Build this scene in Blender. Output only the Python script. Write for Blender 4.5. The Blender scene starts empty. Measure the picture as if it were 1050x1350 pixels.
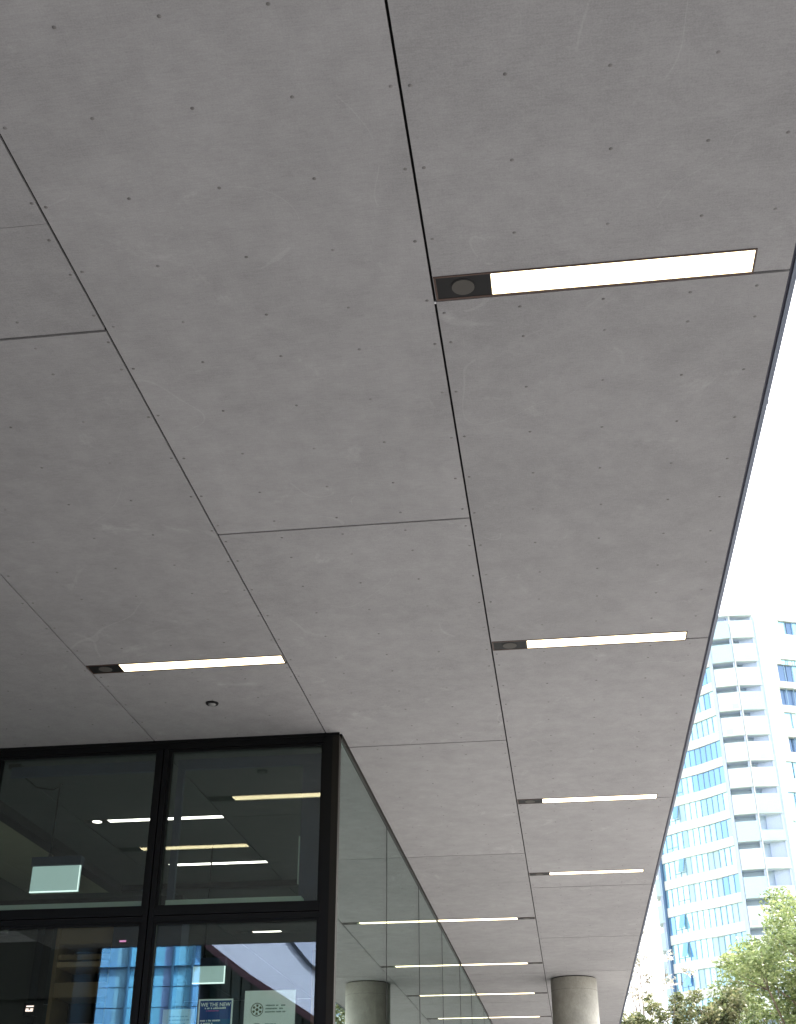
import bpy, math, random
from mathutils import Vector, Matrix
import numpy as np
random.seed(7)
SC = bpy.context.scene
COL = SC.collection
# ------------------------------------------------------------------ camera
CAM_Z = 1.6
S = 2.4                      # soffit height above the eye
ZC = CAM_Z + S               # soffit level 4.0 m
cd = bpy.data.cameras.new('camera'); cam = bpy.data.objects.new('camera', cd); COL.objects.link(cam)
RM = Matrix(((0.9913702, 0.13106634, -0.00259771),
             (-0.06730977, 0.49191884, -0.86803528),
             (-0.11249235, 0.86071916, 0.49649572)))
m = Matrix.Identity(4)
for i in range(3):
    m[i][0] = RM[0][i]; m[i][1] = -RM[1][i]; m[i][2] = -RM[2][i]
m[2][3] = CAM_Z
cam.matrix_world = m
cd.sensor_fit = 'HORIZONTAL'; cd.sensor_width = 36.0
cd.lens = 1598.22/1050*36
cd.clip_start = 0.05; cd.clip_end = 3000
SC.camera = cam
# ------------------------------------------------------------------ sky, sun, exposure
SUN_EL, SUN_AZ = 46.0, 62.0        # azimuth clockwise from +Y
w = bpy.data.worlds.new('World'); SC.world = w; w.use_nodes = True
nt = w.node_tree; nt.nodes.clear()
out = nt.nodes.new('ShaderNodeOutputWorld'); bg = nt.nodes.new('ShaderNodeBackground')
sky = nt.nodes.new('ShaderNodeTexSky'); sky.sky_type = 'NISHITA'; sky.sun_disc = False
sky.sun_elevation = math.radians(SUN_EL); sky.sun_rotation = math.radians(SUN_AZ)
sky.air_density = 1.0; sky.dust_density = 4.0; sky.ozone_density = 1.0
bg.inputs['Strength'].default_value = 0.15
# thin bright cloud over the whole sky: most of its blue is washed out
hs = nt.nodes.new('ShaderNodeHueSaturation'); hs.inputs['Saturation'].default_value = 0.35; hs.inputs['Value'].default_value = 1.15
nt.links.new(sky.outputs[0], hs.inputs['Color']); nt.links.new(hs.outputs[0], bg.inputs[0]); nt.links.new(bg.outputs[0], out.inputs[0])
sd = bpy.data.lights.new('sun', 'SUN'); sd.energy = 4.6; sd.angle = math.radians(0.5); sd.color = (1, 0.96, 0.9)
so = bpy.data.objects.new('sun', sd); COL.objects.link(so)
el, az = math.radians(SUN_EL), math.radians(SUN_AZ)
to_sun = Vector((math.sin(az)*math.cos(el), math.cos(az)*math.cos(el), math.sin(el)))
so.rotation_euler = to_sun.to_track_quat('Z', 'Y').to_euler(); so.location = (20, -20, 40)
SC.view_settings.view_transform = 'Standard'; SC.view_settings.look = 'None'
SC.view_settings.exposure = 2.2; SC.view_settings.gamma = 1.0
SC.cycles.use_denoising = True
SC.cycles.max_bounces = 10; SC.cycles.transparent_max_bounces = 16
SC.cycles.sample_clamp_indirect = 6.0; SC.cycles.caustics_reflective = False; SC.cycles.caustics_refractive = False

# ------------------------------------------------------------------ materials
def mat(name):
    M = bpy.data.materials.new(name); M.use_nodes = True
    n = M.node_tree; b = n.nodes['Principled BSDF']
    return M, n, b
def plain(name, col, rough=0.6, metal=0.0, spec=0.3):
    M, n, b = mat(name)
    tc = n.nodes.new('ShaderNodeTexCoord'); no = n.nodes.new('ShaderNodeTexNoise'); no.inputs['Scale'].default_value = 9
    no.inputs['Detail'].default_value = 5
    mx = n.nodes.new('ShaderNodeMix'); mx.data_type = 'RGBA'
    mx.inputs[6].default_value = (*[c*0.88 for c in col], 1); mx.inputs[7].default_value = (*[min(1, c*1.1) for c in col], 1)
    n.links.new(tc.outputs['Object'], no.inputs['Vector']); n.links.new(no.outputs['Fac'], mx.inputs[0])
    n.links.new(mx.outputs[2], b.inputs['Base Color'])
    b.inputs['Roughness'].default_value = rough; b.inputs['Metallic'].default_value = metal
    b.inputs['Specular IOR Level'].default_value = spec
    return M
def emit(name, col, st, base=(0.8, 0.8, 0.8)):
    M, n, b = mat(name)
    b.inputs['Base Color'].default_value = (*base, 1)
    b.inputs['Emission Color'].default_value = (*col, 1); b.inputs['Emission Strength'].default_value = st
    return M
def N(n, t, **kw):
    x = n.nodes.new(t)
    for k, v in kw.items(): setattr(x, k, v)
    return x
def math_node(n, op, a, b=None, clamp=False):
    x = N(n, 'ShaderNodeMath', operation=op, use_clamp=clamp)
    for i, v in enumerate((a, b)):
        if v is None: continue
        if isinstance(v, (int, float)): x.inputs[i].default_value = v
        else: n.links.new(v, x.inputs[i])
    return x.outputs[0]
def cement(name, col, amp=1.0):
    """fibre cement sheet: cloudy mottling, fine weave, faint scuffs, each sheet a little different"""
    M, n, b = mat(name)
    tc = N(n, 'ShaderNodeTexCoord'); oi = N(n, 'ShaderNodeObjectInfo')
    off = N(n, 'ShaderNodeVectorMath', operation='SCALE'); off.inputs[0].default_value = (37, 91, 13)
    n.links.new(oi.outputs['Random'], off.inputs[3])
    ad = N(n, 'ShaderNodeVectorMath', operation='ADD')
    n.links.new(tc.outputs['Object'], ad.inputs[0]); n.links.new(off.outputs[0], ad.inputs[1])
    def noise(scale, detail, rough=0.5, dist=0.0, stretch=None):
        src = ad.outputs[0]
        if stretch:
            mp = N(n, 'ShaderNodeMapping'); mp.inputs['Scale'].default_value = stretch
            n.links.new(src, mp.inputs[0]); src = mp.outputs[0]
        t = N(n, 'ShaderNodeTexNoise'); t.inputs['Scale'].default_value = scale; t.inputs['Detail'].default_value = detail
        t.inputs['Roughness'].default_value = rough; t.inputs['Distortion'].default_value = dist
        n.links.new(src, t.inputs['Vector']); return t.outputs['Fac']
    cloud = noise(1.6, 6, 0.55); mot = noise(9, 6, 0.65)
    weave = noise(30, 4, 0.7, 0, (1, 9, 1)); weave2 = noise(26, 4, 0.7, 0, (9, 1, 1)); grain = noise(240, 2, 0.6)
    s = math_node(n, 'MULTIPLY', math_node(n, 'SUBTRACT', cloud, 0.5), 0.34*amp)
    s = math_node(n, 'ADD', s, math_node(n, 'MULTIPLY', math_node(n, 'SUBTRACT', mot, 0.5), 0.42*amp))
    s = math_node(n, 'ADD', s, math_node(n, 'MULTIPLY', math_node(n, 'SUBTRACT', weave, 0.5), 0.40*amp))
    s = math_node(n, 'ADD', s, math_node(n, 'MULTIPLY', math_node(n, 'SUBTRACT', weave2, 0.5), 0.16*amp))
    s = math_node(n, 'ADD', s, math_node(n, 'MULTIPLY', math_node(n, 'SUBTRACT', grain, 0.5), 0.42*amp))
    # scuffs: thin iso-lines of a warped noise kept only in patches
    iso = noise(1.1, 1, 0.4, 1.2)
    line = math_node(n, 'LESS_THAN', math_node(n, 'ABSOLUTE', math_node(n, 'SUBTRACT', iso, 0.53)), 0.0022)
    keep = math_node(n, 'GREATER_THAN', noise(2.3, 2), 0.56)
    s = math_node(n, 'ADD', s, math_node(n, 'MULTIPLY', math_node(n, 'MULTIPLY', line, keep), 0.10*amp))
    # pale rubbed patches
    rub = math_node(n, 'MULTIPLY', math_node(n, 'SUBTRACT', noise(3.4, 8, 0.72, 0.6), 0.60), 1.3, )
    rub = math_node(n, 'MAXIMUM', rub, 0.0)
    s = math_node(n, 'ADD', s, math_node(n, 'MULTIPLY', rub, 1.6*amp))
    s = math_node(n, 'ADD', s, math_node(n, 'MULTIPLY', math_node(n, 'SUBTRACT', oi.outputs['Random'], 0.5), 0.10))
    s = math_node(n, 'ADD', s, 1.0)
    cc = N(n, 'ShaderNodeVectorMath', operation='SCALE'); cc.inputs[0].default_value = col
    n.links.new(s, cc.inputs[3]); n.links.new(cc.outputs[0], b.inputs['Base Color'])
    b.inputs['Roughness'].default_value = 0.78
    b.inputs['Specular IOR Level'].default_value = 0.35
    bp = N(n, 'ShaderNodeBump'); bp.inputs['Strength'].default_value = 0.12; bp.inputs['Distance'].default_value = 0.002
    n.links.new(weave, bp.inputs['Height']); n.links.new(bp.outputs[0], b.inputs['Normal'])
    return M
def glass(name, tint, f0, refl=(0.95, 1, 0.98)):
    """coated flat glazing: tinted see-through plus mirror reflection that grows towards grazing"""
    M, n, b = mat(name); n.nodes.remove(b); o = n.nodes['Material Output']
    lw = N(n, 'ShaderNodeLayerWeight'); lw.inputs['Blend'].default_value = 0.5
    p = math_node(n, 'POWER', lw.outputs['Facing'], 4.0)
    f = math_node(n, 'ADD', math_node(n, 'MULTIPLY', p, 1-f0), f0, True)
    tr = N(n, 'ShaderNodeBsdfTransparent'); tr.inputs[0].default_value = (*tint, 1)
    gl = N(n, 'ShaderNodeBsdfGlossy'); gl.inputs['Roughness'].default_value = 0.0; gl.inputs['Color'].default_value = (*refl, 1)
    mx = N(n, 'ShaderNodeMixShader'); n.links.new(f, mx.inputs[0]); n.links.new(tr.outputs[0], mx.inputs[1]); n.links.new(gl.outputs[0], mx.inputs[2])
    n.links.new(mx.outputs[0], o.inputs[0]); return M
def tower_glass(name, col, rough=0.12, metal=0.55):
    M, n, b = mat(name); b.inputs['Base Color'].default_value = (*col, 1)
    g = N(n, 'ShaderNodeNewGeometry'); hs = N(n, 'ShaderNodeHueSaturation'); hs.inputs['Color'].default_value = (*col, 1)
    v = math_node(n, 'ADD', math_node(n, 'MULTIPLY', g.outputs['Random Per Island'], 0.5), 0.75)
    n.links.new(v, hs.inputs['Value']); n.links.new(hs.outputs[0], b.inputs['Base Color'])
    b.inputs['Roughness'].default_value = rough; b.inputs['Metallic'].default_value = metal
    return M

M_SOF = cement('fibre_cement', (0.324, 0.320, 0.316))
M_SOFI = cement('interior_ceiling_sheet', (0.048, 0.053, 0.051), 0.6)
M_SCREW = plain('screw_dimple', (0.175, 0.168, 0.162), 0.5, 0.2)
M_SCREW2 = plain('screw_filler', (0.215, 0.207, 0.20), 0.6, 0, 0.2); M_SCREW3 = plain('pale_screw_filler', (0.27, 0.26, 0.255), 0.6, 0, 0.2)
M_DARK = plain('joint_shadow_backing', (0.012, 0.012, 0.012), 0.9)
M_BLACK = plain('black_powder_coat', (0.006, 0.0062, 0.0065), 0.45, 0, 0.12)
M_BROWNBLK = plain('dark_bronze_frame', (0.016, 0.014, 0.011), 0.45, 0, 0.15)
M_TRIM = plain('zinc_edge_trim', (0.14, 0.165, 0.21), 0.5, 0.2)
M_TRIMD = plain('dark_zinc_joint', (0.035, 0.037, 0.06), 0.6)
M_LBOX = plain('lamp_housing', (0.012, 0.012, 0.012), 0.6, 0, 0.15)
M_LRIM = plain('lamp_rim_brown', (0.06, 0.03, 0.02), 0.5)
M_GRILLE = plain('speaker_mesh', (0.085, 0.080, 0.070), 0.8)
M_WARM = emit('warm_diffuser', (1.0, 0.81, 0.48), 1.4)
M_COOL = emit('cool_diffuser', (1.0, 0.93, 0.86), 1.2)
M_GLF = glass('front_glazing', (0.90, 0.95, 0.925), 0.085)
M_GLS = glass('side_glazing', (0.55, 0.63, 0.60), 0.155, (0.83, 0.93, 0.90))
M_CONC = cement('column_concrete', (0.33, 0.32, 0.28), 1.5)
M_WALLI = plain('interior_wall_paint', (0.10, 0.10, 0.095), 0.8)
M_OLIVE = plain('olive_wall', (0.035, 0.034, 0.026), 0.8)
M_FLOORI = plain('interior_carpet', (0.05, 0.05, 0.05), 0.9)
M_BEIGE = plain('beige_bulkhead', (0.30, 0.28, 0.20), 0.7)
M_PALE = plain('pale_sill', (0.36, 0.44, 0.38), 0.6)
M_NAVY = plain('navy_blind', (0.026, 0.034, 0.060), 0.7)
M_WOOD = plain('brown_shelf_wood', (0.30, 0.20, 0.11), 0.55)
M_WOODL = plain('pale_shelf_edge', (0.55, 0.38, 0.23), 0.5)
M_WHITE = plain('white_paint', (0.78, 0.78, 0.78), 0.5)
M_WHITEW = plain('white_render_wall', (0.80, 0.80, 0.80), 0.7)
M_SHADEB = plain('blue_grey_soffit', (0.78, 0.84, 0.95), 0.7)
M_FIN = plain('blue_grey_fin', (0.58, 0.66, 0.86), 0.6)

# ------------------------------------------------------------------ mesh helpers
class MB:
    def __init__(s): s.v = []; s.f = []; s.m = []; s.sm = []
    def add(s, vs, fs, mi=0, smooth=False):
        o = len(s.v); s.v += [tuple(v) for v in vs]
        for f in fs: s.f.append(tuple(i+o for i in f)); s.m.append(mi); s.sm.append(smooth)
    def box(s, x0, x1, y0, y1, z0, z1, mi=0):
        s.add([(x0,y0,z0),(x1,y0,z0),(x1,y1,z0),(x0,y1,z0),(x0,y0,z1),(x1,y0,z1),(x1,y1,z1),(x0,y1,z1)],
              [(0,3,2,1),(4,5,6,7),(0,1,5,4),(1,2,6,5),(2,3,7,6),(3,0,4,7)], mi)
    def prism(s, poly, z0, z1, mi=0):
        """poly: xy outline counter-clockwise"""
        n = len(poly); vs = [(x,y,z0) for x,y in poly]+[(x,y,z1) for x,y in poly]
        fs = [tuple(reversed(range(n))), tuple(range(n, 2*n))]+[(i,(i+1)%n,(i+1)%n+n,i+n) for i in range(n)]
        s.add(vs, fs, mi)
    def hexa(s, a, mi=0):
        s.add(a, [(0,3,2,1),(4,5,6,7),(0,1,5,4),(1,2,6,5),(2,3,7,6),(3,0,4,7)], mi)
    def cyl(s, c, r, z0, z1, seg=32, mi=0, smooth=True, r1=None):
        r1 = r if r1 is None else r1
        vs = [(c[0]+r*math.cos(2*math.pi*i/seg), c[1]+r*math.sin(2*math.pi*i/seg), z0) for i in range(seg)]
        vs += [(c[0]+r1*math.cos(2*math.pi*i/seg), c[1]+r1*math.sin(2*math.pi*i/seg), z1) for i in range(seg)]
        s.add(vs, [(i,(i+1)%seg,(i+1)%seg+seg,i+seg) for i in range(seg)], mi, smooth)
        s.add(vs, [tuple(reversed(range(seg))), tuple(range(seg, 2*seg))], mi)
    def tube(s, pts, rs, seg=6, mi=0):
        pts = [Vector(p) for p in pts]; rings = []
        for i, p in enumerate(pts):
            d = (pts[min(i+1, len(pts)-1)]-pts[max(i-1, 0)]).normalized()
            a = d.cross(Vector((0.3, 0.2, 0.93))); 
            if a.length < 1e-3: a = d.cross(Vector((1, 0, 0)))
            a.normalize(); b = d.cross(a)
            rings.append([p+(a*math.cos(2*math.pi*k/seg)+b*math.sin(2*math.pi*k/seg))*rs[i] for k in range(seg)])
        vs = [v for r in rings for v in r]; fs = []
        for i in range(len(pts)-1):
            for k in range(seg): fs.append((i*seg+k, i*seg+(k+1)%seg, (i+1)*seg+(k+1)%seg, (i+1)*seg+k))
        fs.append(tuple(range(seg))[::-1]); fs.append(tuple(range((len(pts)-1)*seg, len(pts)*seg)))
        s.add(vs, fs, mi, True)
    def build(s, name, mats, parent=None, loc=None):
        me = bpy.data.meshes.new(name); me.from_pydata(s.v, [], s.f)
        if not isinstance(mats, (list, tuple)): mats = [mats]
        for mm in mats: me.materials.append(mm)
        me.polygons.foreach_set('material_index', s.m); me.polygons.foreach_set('use_smooth', s.sm); me.update()
        o = bpy.data.objects.new(name, me); COL.objects.link(o)
        if parent is not None: o.parent = parent
        if loc is not None: o.location = loc
        return o
def tag(o, label=None, cat=None, group=None, kind=None):
    if label: o['label'] = label
    if cat: o['category'] = cat
    if group: o['group'] = group
    if kind: o['kind'] = kind
    return o
def empty(name, loc, label, cat, group=None):
    o = bpy.data.objects.new(name, None); COL.objects.link(o); o.location = loc
    o.empty_display_size = 0.2
    return tag(o, label, cat, group)
def recenter(o):
    """move a mesh's origin to its middle so that object texture coordinates and pivots are its own"""
    me = o.data; n = len(me.vertices); a = np.empty(n*3); me.vertices.foreach_get('co', a); a = a.reshape(-1, 3)
    c = (a.min(0)+a.max(0))/2; a -= c; me.vertices.foreach_set('co', a.ravel()); me.update(); o.location = Vector(c)+o.location
    return o

# ------------------------------------------------------------------ the ground
def ground():
    M, n, b = mat('paving')
    tc = N(n, 'ShaderNodeTexCoord'); br = N(n, 'ShaderNodeTexBrick')
    br.inputs['Scale'].default_value = 1.0; br.inputs['Brick Width'].default_value = 0.8; br.inputs['Row Height'].default_value = 0.4
    br.inputs['Mortar Size'].default_value = 0.006
    br.inputs['Color1'].default_value = (0.084, 0.084, 0.088, 1); br.inputs['Color2'].default_value = (0.068, 0.068, 0.071, 1); br.inputs['Mortar'].default_value = (0.05, 0.05, 0.05, 1)
    n.links.new(tc.outputs['Object'], br.inputs['Vector']); n.links.new(br.outputs[0], b.inputs['Base Color']); b.inputs['Roughness'].default_value = 0.8
    g = MB(); g.box(-60, 60, -25, 6.0, -0.3, 0.004); tag(g.build('plaza_paving', M), kind='structure')  # unseen near ground, kept dark so less light bounces onto the near soffit
    M3, n, b = mat('bounce_paving')
    tc = N(n, 'ShaderNodeTexCoord'); br = N(n, 'ShaderNodeTexBrick')
    br.inputs['Scale'].default_value = 1.0; br.inputs['Brick Width'].default_value = 1.2; br.inputs['Row Height'].default_value = 0.6
    br.inputs['Mortar Size'].default_value = 0.006
    br.inputs['Color1'].default_value = (0.205, 0.20, 0.203, 1); br.inputs['Color2'].default_value = (0.18, 0.176, 0.178, 1); br.inputs['Mortar'].default_value = (0.08, 0.08, 0.08, 1)
    n.links.new(tc.outputs['Object'], br.inputs['Vector']); n.links.new(br.outputs[0], b.inputs['Base Color']); b.inputs['Roughness'].default_value = 0.85
    g = MB(); g.box(-60, 60, 6.001, 60, -0.3, 0.004); tag(g.build('footpath', M3), kind='structure')  # unseen far ground, made paler to bounce more light onto the far soffit
    M2, n, b = mat('grass_ground')
    tc = N(n, 'ShaderNodeTexCoord'); no = N(n, 'ShaderNodeTexNoise'); no.inputs['Scale'].default_value = 0.3; no.inputs['Detail'].default_value = 8
    cr = N(n, 'ShaderNodeValToRGB'); cr.color_ramp.elements[0].color = (0.05, 0.075, 0.025, 1); cr.color_ramp.elements[1].color = (0.16, 0.16, 0.1, 1)
    n.links.new(tc.outputs['Object'], no.inputs['Vector']); n.links.new(no.outputs[0], cr.inputs[0]); n.links.new(cr.outputs[0], b.inputs['Base Color'])
    g = MB(); g.box(-1500, 1500, -1500, 1500, -0.6, -0.001); tag(g.build('ground', M2), kind='structure')
ground()

# ------------------------------------------------------------------ the office building and its soffit
L0, L1, L2, L3, L4, L5, L6 = None, -0.109, -0.544, -0.975, -1.409, -1.843, -2.277
YF, YE = 0.18, 13.0                      # soffit's front edge and far end (in units of S)
YW = 2.799                               # front glass wall
def edge_x(y): return 0.331 if y < 3.2 else 0.331-0.0215*(min(y, 8.3)-3.2)/5.1
def wall_x(y): return -0.5095+0.0170*(y-YW)/5.3
bld = empty('office_building', (-6, 10, 0), 'glass walled office building with a deep overhanging soffit of grey cement sheets above the footpath', 'building')
def bpart(mb, name, mats, label=None):
    o = mb.build(name, mats); recenter(o)
    o.parent = bld; o.location = o.location-bld.location
    if label: o['label'] = label
    return o
def sub(mb, name, mats, par):
    o = mb.build(name, mats); recenter(o); o.parent = par
    o.location = o.location-bld.location-par.location; return o
GAPX, GAPY, TH = 0.0032/2, 0.0048/2, 0.009
def rows_for(y0, y1):
    base = []
    for mper in range(-2, 12):
        for k in (0, .116, .232, .348, .464, .58, .696, .812, .928, 1.037): base.append(0.163+mper*1.127+k)
    r = [y for y in base if y0+0.055 < y < y1-0.05]
    return [y0+0.026]+r+[y1-0.033]
def panel(x0, x1, y0, y1, mat_=None, z=ZC, screws=True, edge=False, wall=False, thin=False, lights=(), notch=False):
    gx = GAPX; gy = GAPY*(0.45 if thin else 1)
    mb = MB()
    ys = [y0+(0.0004 if abs(y0-1.003) < 1e-4 else gy), y1-(0.0004 if abs(y1-1.003) < 1e-4 else gy)]
    xa = [(wall_x(y)+0.004 if wall else x0+gx) for y in ys]; xb = [(edge_x(y) if edge else x1-gx) for y in ys]
    P = [(xa[0]*S, ys[0]*S), (xb[0]*S, ys[0]*S), (xb[1]*S, ys[1]*S), (xa[1]*S, ys[1]*S)]
    if notch: P = P[:3]+[(wall_x(y1)*S+0.01, P[3][1]), (wall_x(YW)*S+0.01, (YW-0.001)*S), (P[0][0], (YW-0.001)*S)]
    mb.prism(P, z, z+TH)
    if screws:
        w_ = x1-x0
        xs = [x0+0.010, x0+0.107, x0+0.215, x0+0.3235, x0+(0.406 if edge else 0.424)]
        for y in rows_for(y0, y1):
            for x in xs:
                if notch and y > YW-0.012 and x < -0.49: continue
                if wall and x < wall_x(y)+0.02: continue
                if any(a[0]-0.012 < x < a[1]+0.012 and a[2]-0.012 < y < a[3]+0.012 for a in lights): continue
                cx, cy = x*S+random.uniform(-.006, .006), y*S+random.uniform(-.005, .005); smi = random.choice([1, 1, 2, 2, 3])
                r = 0.0056; seg = 10
                rings = [(r, 0.0001), (r*0.8, -0.0011), (r*0.45, -0.0019)]
                vs = [(cx+q*math.cos(2*math.pi*i/seg), cy+q*math.sin(2*math.pi*i/seg), z+h) for q, h in rings for i in range(seg)]
                fs = [(a*seg+i, (a+1)*seg+i, (a+1)*seg+(i+1)%seg, a*seg+(i+1)%seg) for a in range(2) for i in range(seg)]
                fs.append(tuple(2*seg+i for i in range(seg))[::-1])
                mb.add(vs, fs, smi, True)
    return bpart(mb, 'soffit_panel', [mat_ or M_SOF, M_SCREW, M_SCREW2, M_SCREW3])
# lamp places: (x0, x1, y0, y1) whole fixture, dark box side
FX = []
for y0, y1 in ((1.157, 1.203), (2.290, 2.335), (3.412, 3.457), (4.298, 4.338), (5.46, 5.50), (6.60, 6.64)):
    FX.append((-0.1065, 0.287, y0, y1, 'L', 'warm'))
FX = FX[:4]
FX.append((-0.9725, -0.5465, 2.298, 2.343, 'L', 'warm'))
for y0, y1 in ((5.045, 5.085), (6.095, 6.135), (7.045, 7.085), (8.00, 8.04), (8.96, 9.00)):
    FX.append((-0.505, -0.1115, y0, y1, 'R', 'warm'))
FX.append((-1.4065, -0.9805, 1.79, 1.835, 'L', 'warm'))
def cols(x0, x1, js, **kw):
    js2 = [(j, False) if not isinstance(j, tuple) else j for j in js]
    for (a, ta), (b, tb) in zip(js2[:-1], js2[1:]):
        panel(x0, x1, a, b, lights=FX, **kw)
cols(L1, 0.331, [YF, 1.203, 2.329, 3.449, 4.53, 5.5, 6.39, 7.35, 8.3, 9.3, 10.4, 11.5, YE], edge=True)
cols(L2, L1, [YF, 0.64, 1.770])
panel(L2, L1, 1.770, 2.900, lights=FX, notch=True)
cols(L2, L1, [2.900, 4.025, 5.083, 6.41, 7.40, 8.35, 9.4, 10.4, 11.5, YE], wall=True)
cols(L3, L2, [YF, 1.003, 1.205, 2.340, YW])
cols(L4, L3, [YF, 0.64, 1.770, YW])
cols(L5, L4, [YF, 1.205, 2.34, YW])
cols(L6, L5, [YF, 0.64, 1.770, YW])
# continuous backing above the sheets, upper storeys, edge trims
mb = MB(); mb.box(L6*S, 0.325*S, YF*S+0.01, YW*S, ZC+TH+0.02, ZC+0.06); mb.box(-0.52*S, 0.300*S, YW*S, YE*S, ZC+TH+0.02, ZC+0.06); bpart(mb, 'soffit_backing', M_DARK)
mb = MB(); mb.box(-18, 0.300*S, YF*S+0.05, YE*S, ZC+0.07, ZC+6.5); bpart(mb, 'upper_storeys', M_WHITEW)
def strip(x_off0, x_off1, z0, z1, name, mt):
    mb = MB(); ys = [YF, 3.2, 8.3, YE]
    L = [((edge_x(y)*S+x_off0), y*S) for y in ys]; R = [((edge_x(y)*S+x_off1), y*S) for y in ys]
    for i in range(3):
        mb.prism([L[i], R[i], R[i+1], L[i+1]], z0, z1)
    return bpart(mb, name, mt)
strip(0.002, 0.009, ZC+0.004, ZC+0.30, 'edge_gasket', M_TRIMD)
strip(0.010, 0.025, ZC-0.002, ZC+0.32, 'edge_trim', M_TRIM)
mb = MB()
for (xx, yy) in ((0.331*S+0.026, 1.49*S),): mb.box(xx-0.001, xx+0.0015, yy-0.012, yy+0.012, ZC-0.002, ZC+0.1)
bpart(mb, 'trim_joiner', M_TRIM)
mb = MB(); mb.box(L6*S, 0.331*S, YF*S-0.03, YF*S-0.004, ZC-0.002, ZC+0.32); bpart(mb, 'front_trim', M_TRIM)

mb = MB(); mb.box(L1*S-0.003, L1*S+0.003, 1.206*S, 1.206*S+0.008, ZC+0.001, ZC+0.006); bpart(mb, 'joint_packer', M_WHITE)
# ---- front glass wall (faces the camera)
yw = YW*S; xr = -0.5095*S
XM = [-0.9490*S, -1.390*S, -1.831*S, -2.272*S]
def framebox(name, x0, x1, z0, z1, d0=-0.03, d1=0.05, mt=M_BLACK):
    mb = MB(); mb.box(x0, x1, yw+d0, yw+d1, z0, z1); return bpart(mb, name, mt)
framebox('head_frame', XM[3], xr-0.094, ZC-0.050, ZC+0.02, -0.022, 0.06)
framebox('head_frame', XM[3], xr, ZC-0.016, ZC+0.021, -0.034, -0.0225)
ZT0, ZT1 = 2.962, 3.035       # transom
posts = [xr-0.045]+XM
mb = MB(); mb.box(xr-0.090, xr-0.040, yw-0.026, yw+0.075, 0, ZC-0.0165); cp = bpart(mb, 'corner_post', M_BLACK)
mb = MB(); mb.box(xr-0.0395, xr, yw-0.03, yw+0.03, 0, ZC-0.0165); sub(mb, 'corner_cover', M_BROWNBLK, cp)
for x in XM:
    framebox('mullion', x-0.032, x-0.004, 0, ZC-0.052, -0.024, 0.07)
    framebox('mullion', x+0.004, x+0.032, 0, ZC-0.052, -0.024, 0.07)
    framebox('mullion', x-0.0035, x+0.0035, 0, ZC-0.052, 0.0, 0.05)
xs_edges = [(XM[i]+0.033, (xr-0.091) if i == 0 else XM[i-1]-0.033) for i in range(4)]
for x0, x1 in xs_edges:
    framebox('transom', x0, x1, ZT0, 2.992, -0.02, 0.06)
    framebox('transom', x0, x1, 2.996, ZT1, -0.024, 0.06)
    for zz0, zz1 in ((0.1, ZT0), (ZT1, ZC-0.052)):
        mb = MB(); mb.box(x0, x1, yw+0.006, yw+0.014, zz0, zz1); gp = bpart(mb, 'glass_pane', M_GLF)
        mb = MB(); t = 0.016
        mb.box(x0, x0+t, yw-0.012, yw+0.005, zz0, zz1); mb.box(x1-t, x1, yw-0.012, yw+0.005, zz0, zz1)
        mb.box(x0+t, x1-t, yw-0.0125, yw+0.005, zz1-t, zz1); mb.box(x0+t, x1-t, yw-0.0125, yw+0.005, zz0, zz0+t)
        sub(mb, 'glazing_bead', M_BLACK, gp)
# ---- side glass wall
SJ = [YW+0.013, 3.61, 4.41, 5.215, 6.03, 6.695, 7.60, 8.40, 9.2, 10.0]
def sidebox(mb, y0, y1, z0, z1, o0, o1):
    mb.prism([(wall_x(y0)*S+o0, y0*S), (wall_x(y0)*S+o1, y0*S), (wall_x(y1)*S+o1, y1*S), (wall_x(y1)*S+o0, y1*S)], z0, z1)
for a, b_ in zip(SJ[:-1], SJ[1:]):
    g = 0.0016
    mb = MB(); sidebox(mb, a+g*0.9, b_-g*0.9, 0.08, ZC-0.022, -0.014, -0.004); bpart(mb, 'glass_pane', M_GLS)
    mb = MB(); t = 0.0060 if abs(b_-6.695) < .01 else 0.0026; sidebox(mb, b_-t, b_+t-0.0001, 0.0, ZC-0.022, -0.016, -0.0025); bpart(mb, 'silicone_joint', M_DARK)
mb = MB(); sidebox(mb, YW+0.0125, SJ[-1], ZC-0.021, ZC+0.012, -0.03, 0.004); bpart(mb, 'head_frame', M_BROWNBLK)
mb = MB(); sidebox(mb, YW+0.0125, SJ[-1], 0.0, 0.079, -0.03, 0.004); bpart(mb, 'sill_frame', M_BROWNBLK)
mb = MB(); mb.box(-14, wall_x(10)*S, 24.03, 31.2, 0, ZC+0.01); bpart(mb, 'rear_wall', M_WHITEW)
# ---- inside
mb = MB(); mb.box(-14, xr-0.1, yw+0.09, 17.0, 0.01, 0.03); bpart(mb, 'interior_floor', M_FLOORI)
mb = MB(); mb.box(-14, wall_x(7)*S-0.05, 17.0, 17.2, 0.01, ZC-0.002); bpart(mb, 'interior_wall', M_WALLI)
mb = MB(); mb.box(-14.2, -14, yw+0.09, 17.2, 0.01, ZC-0.002); bpart(mb, 'interior_wall', M_WALLI)
mb = MB(); mb.box(-14.2, XM[3]-0.04, yw-0.02, yw+0.06, 0, ZC+0.01); bpart(mb, 'interior_wall', M_WALLI)
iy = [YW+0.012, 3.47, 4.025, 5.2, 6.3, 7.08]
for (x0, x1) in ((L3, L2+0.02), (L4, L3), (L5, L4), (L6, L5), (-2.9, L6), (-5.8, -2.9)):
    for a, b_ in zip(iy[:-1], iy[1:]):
        mb = MB(); mb.box(x0*S+0.004, x1*S-0.004, a*S+0.003, b_*S-0.003, ZC-0.001, ZC+0.008); bpart(mb, 'interior_ceiling_panel', M_SOFI)
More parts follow.
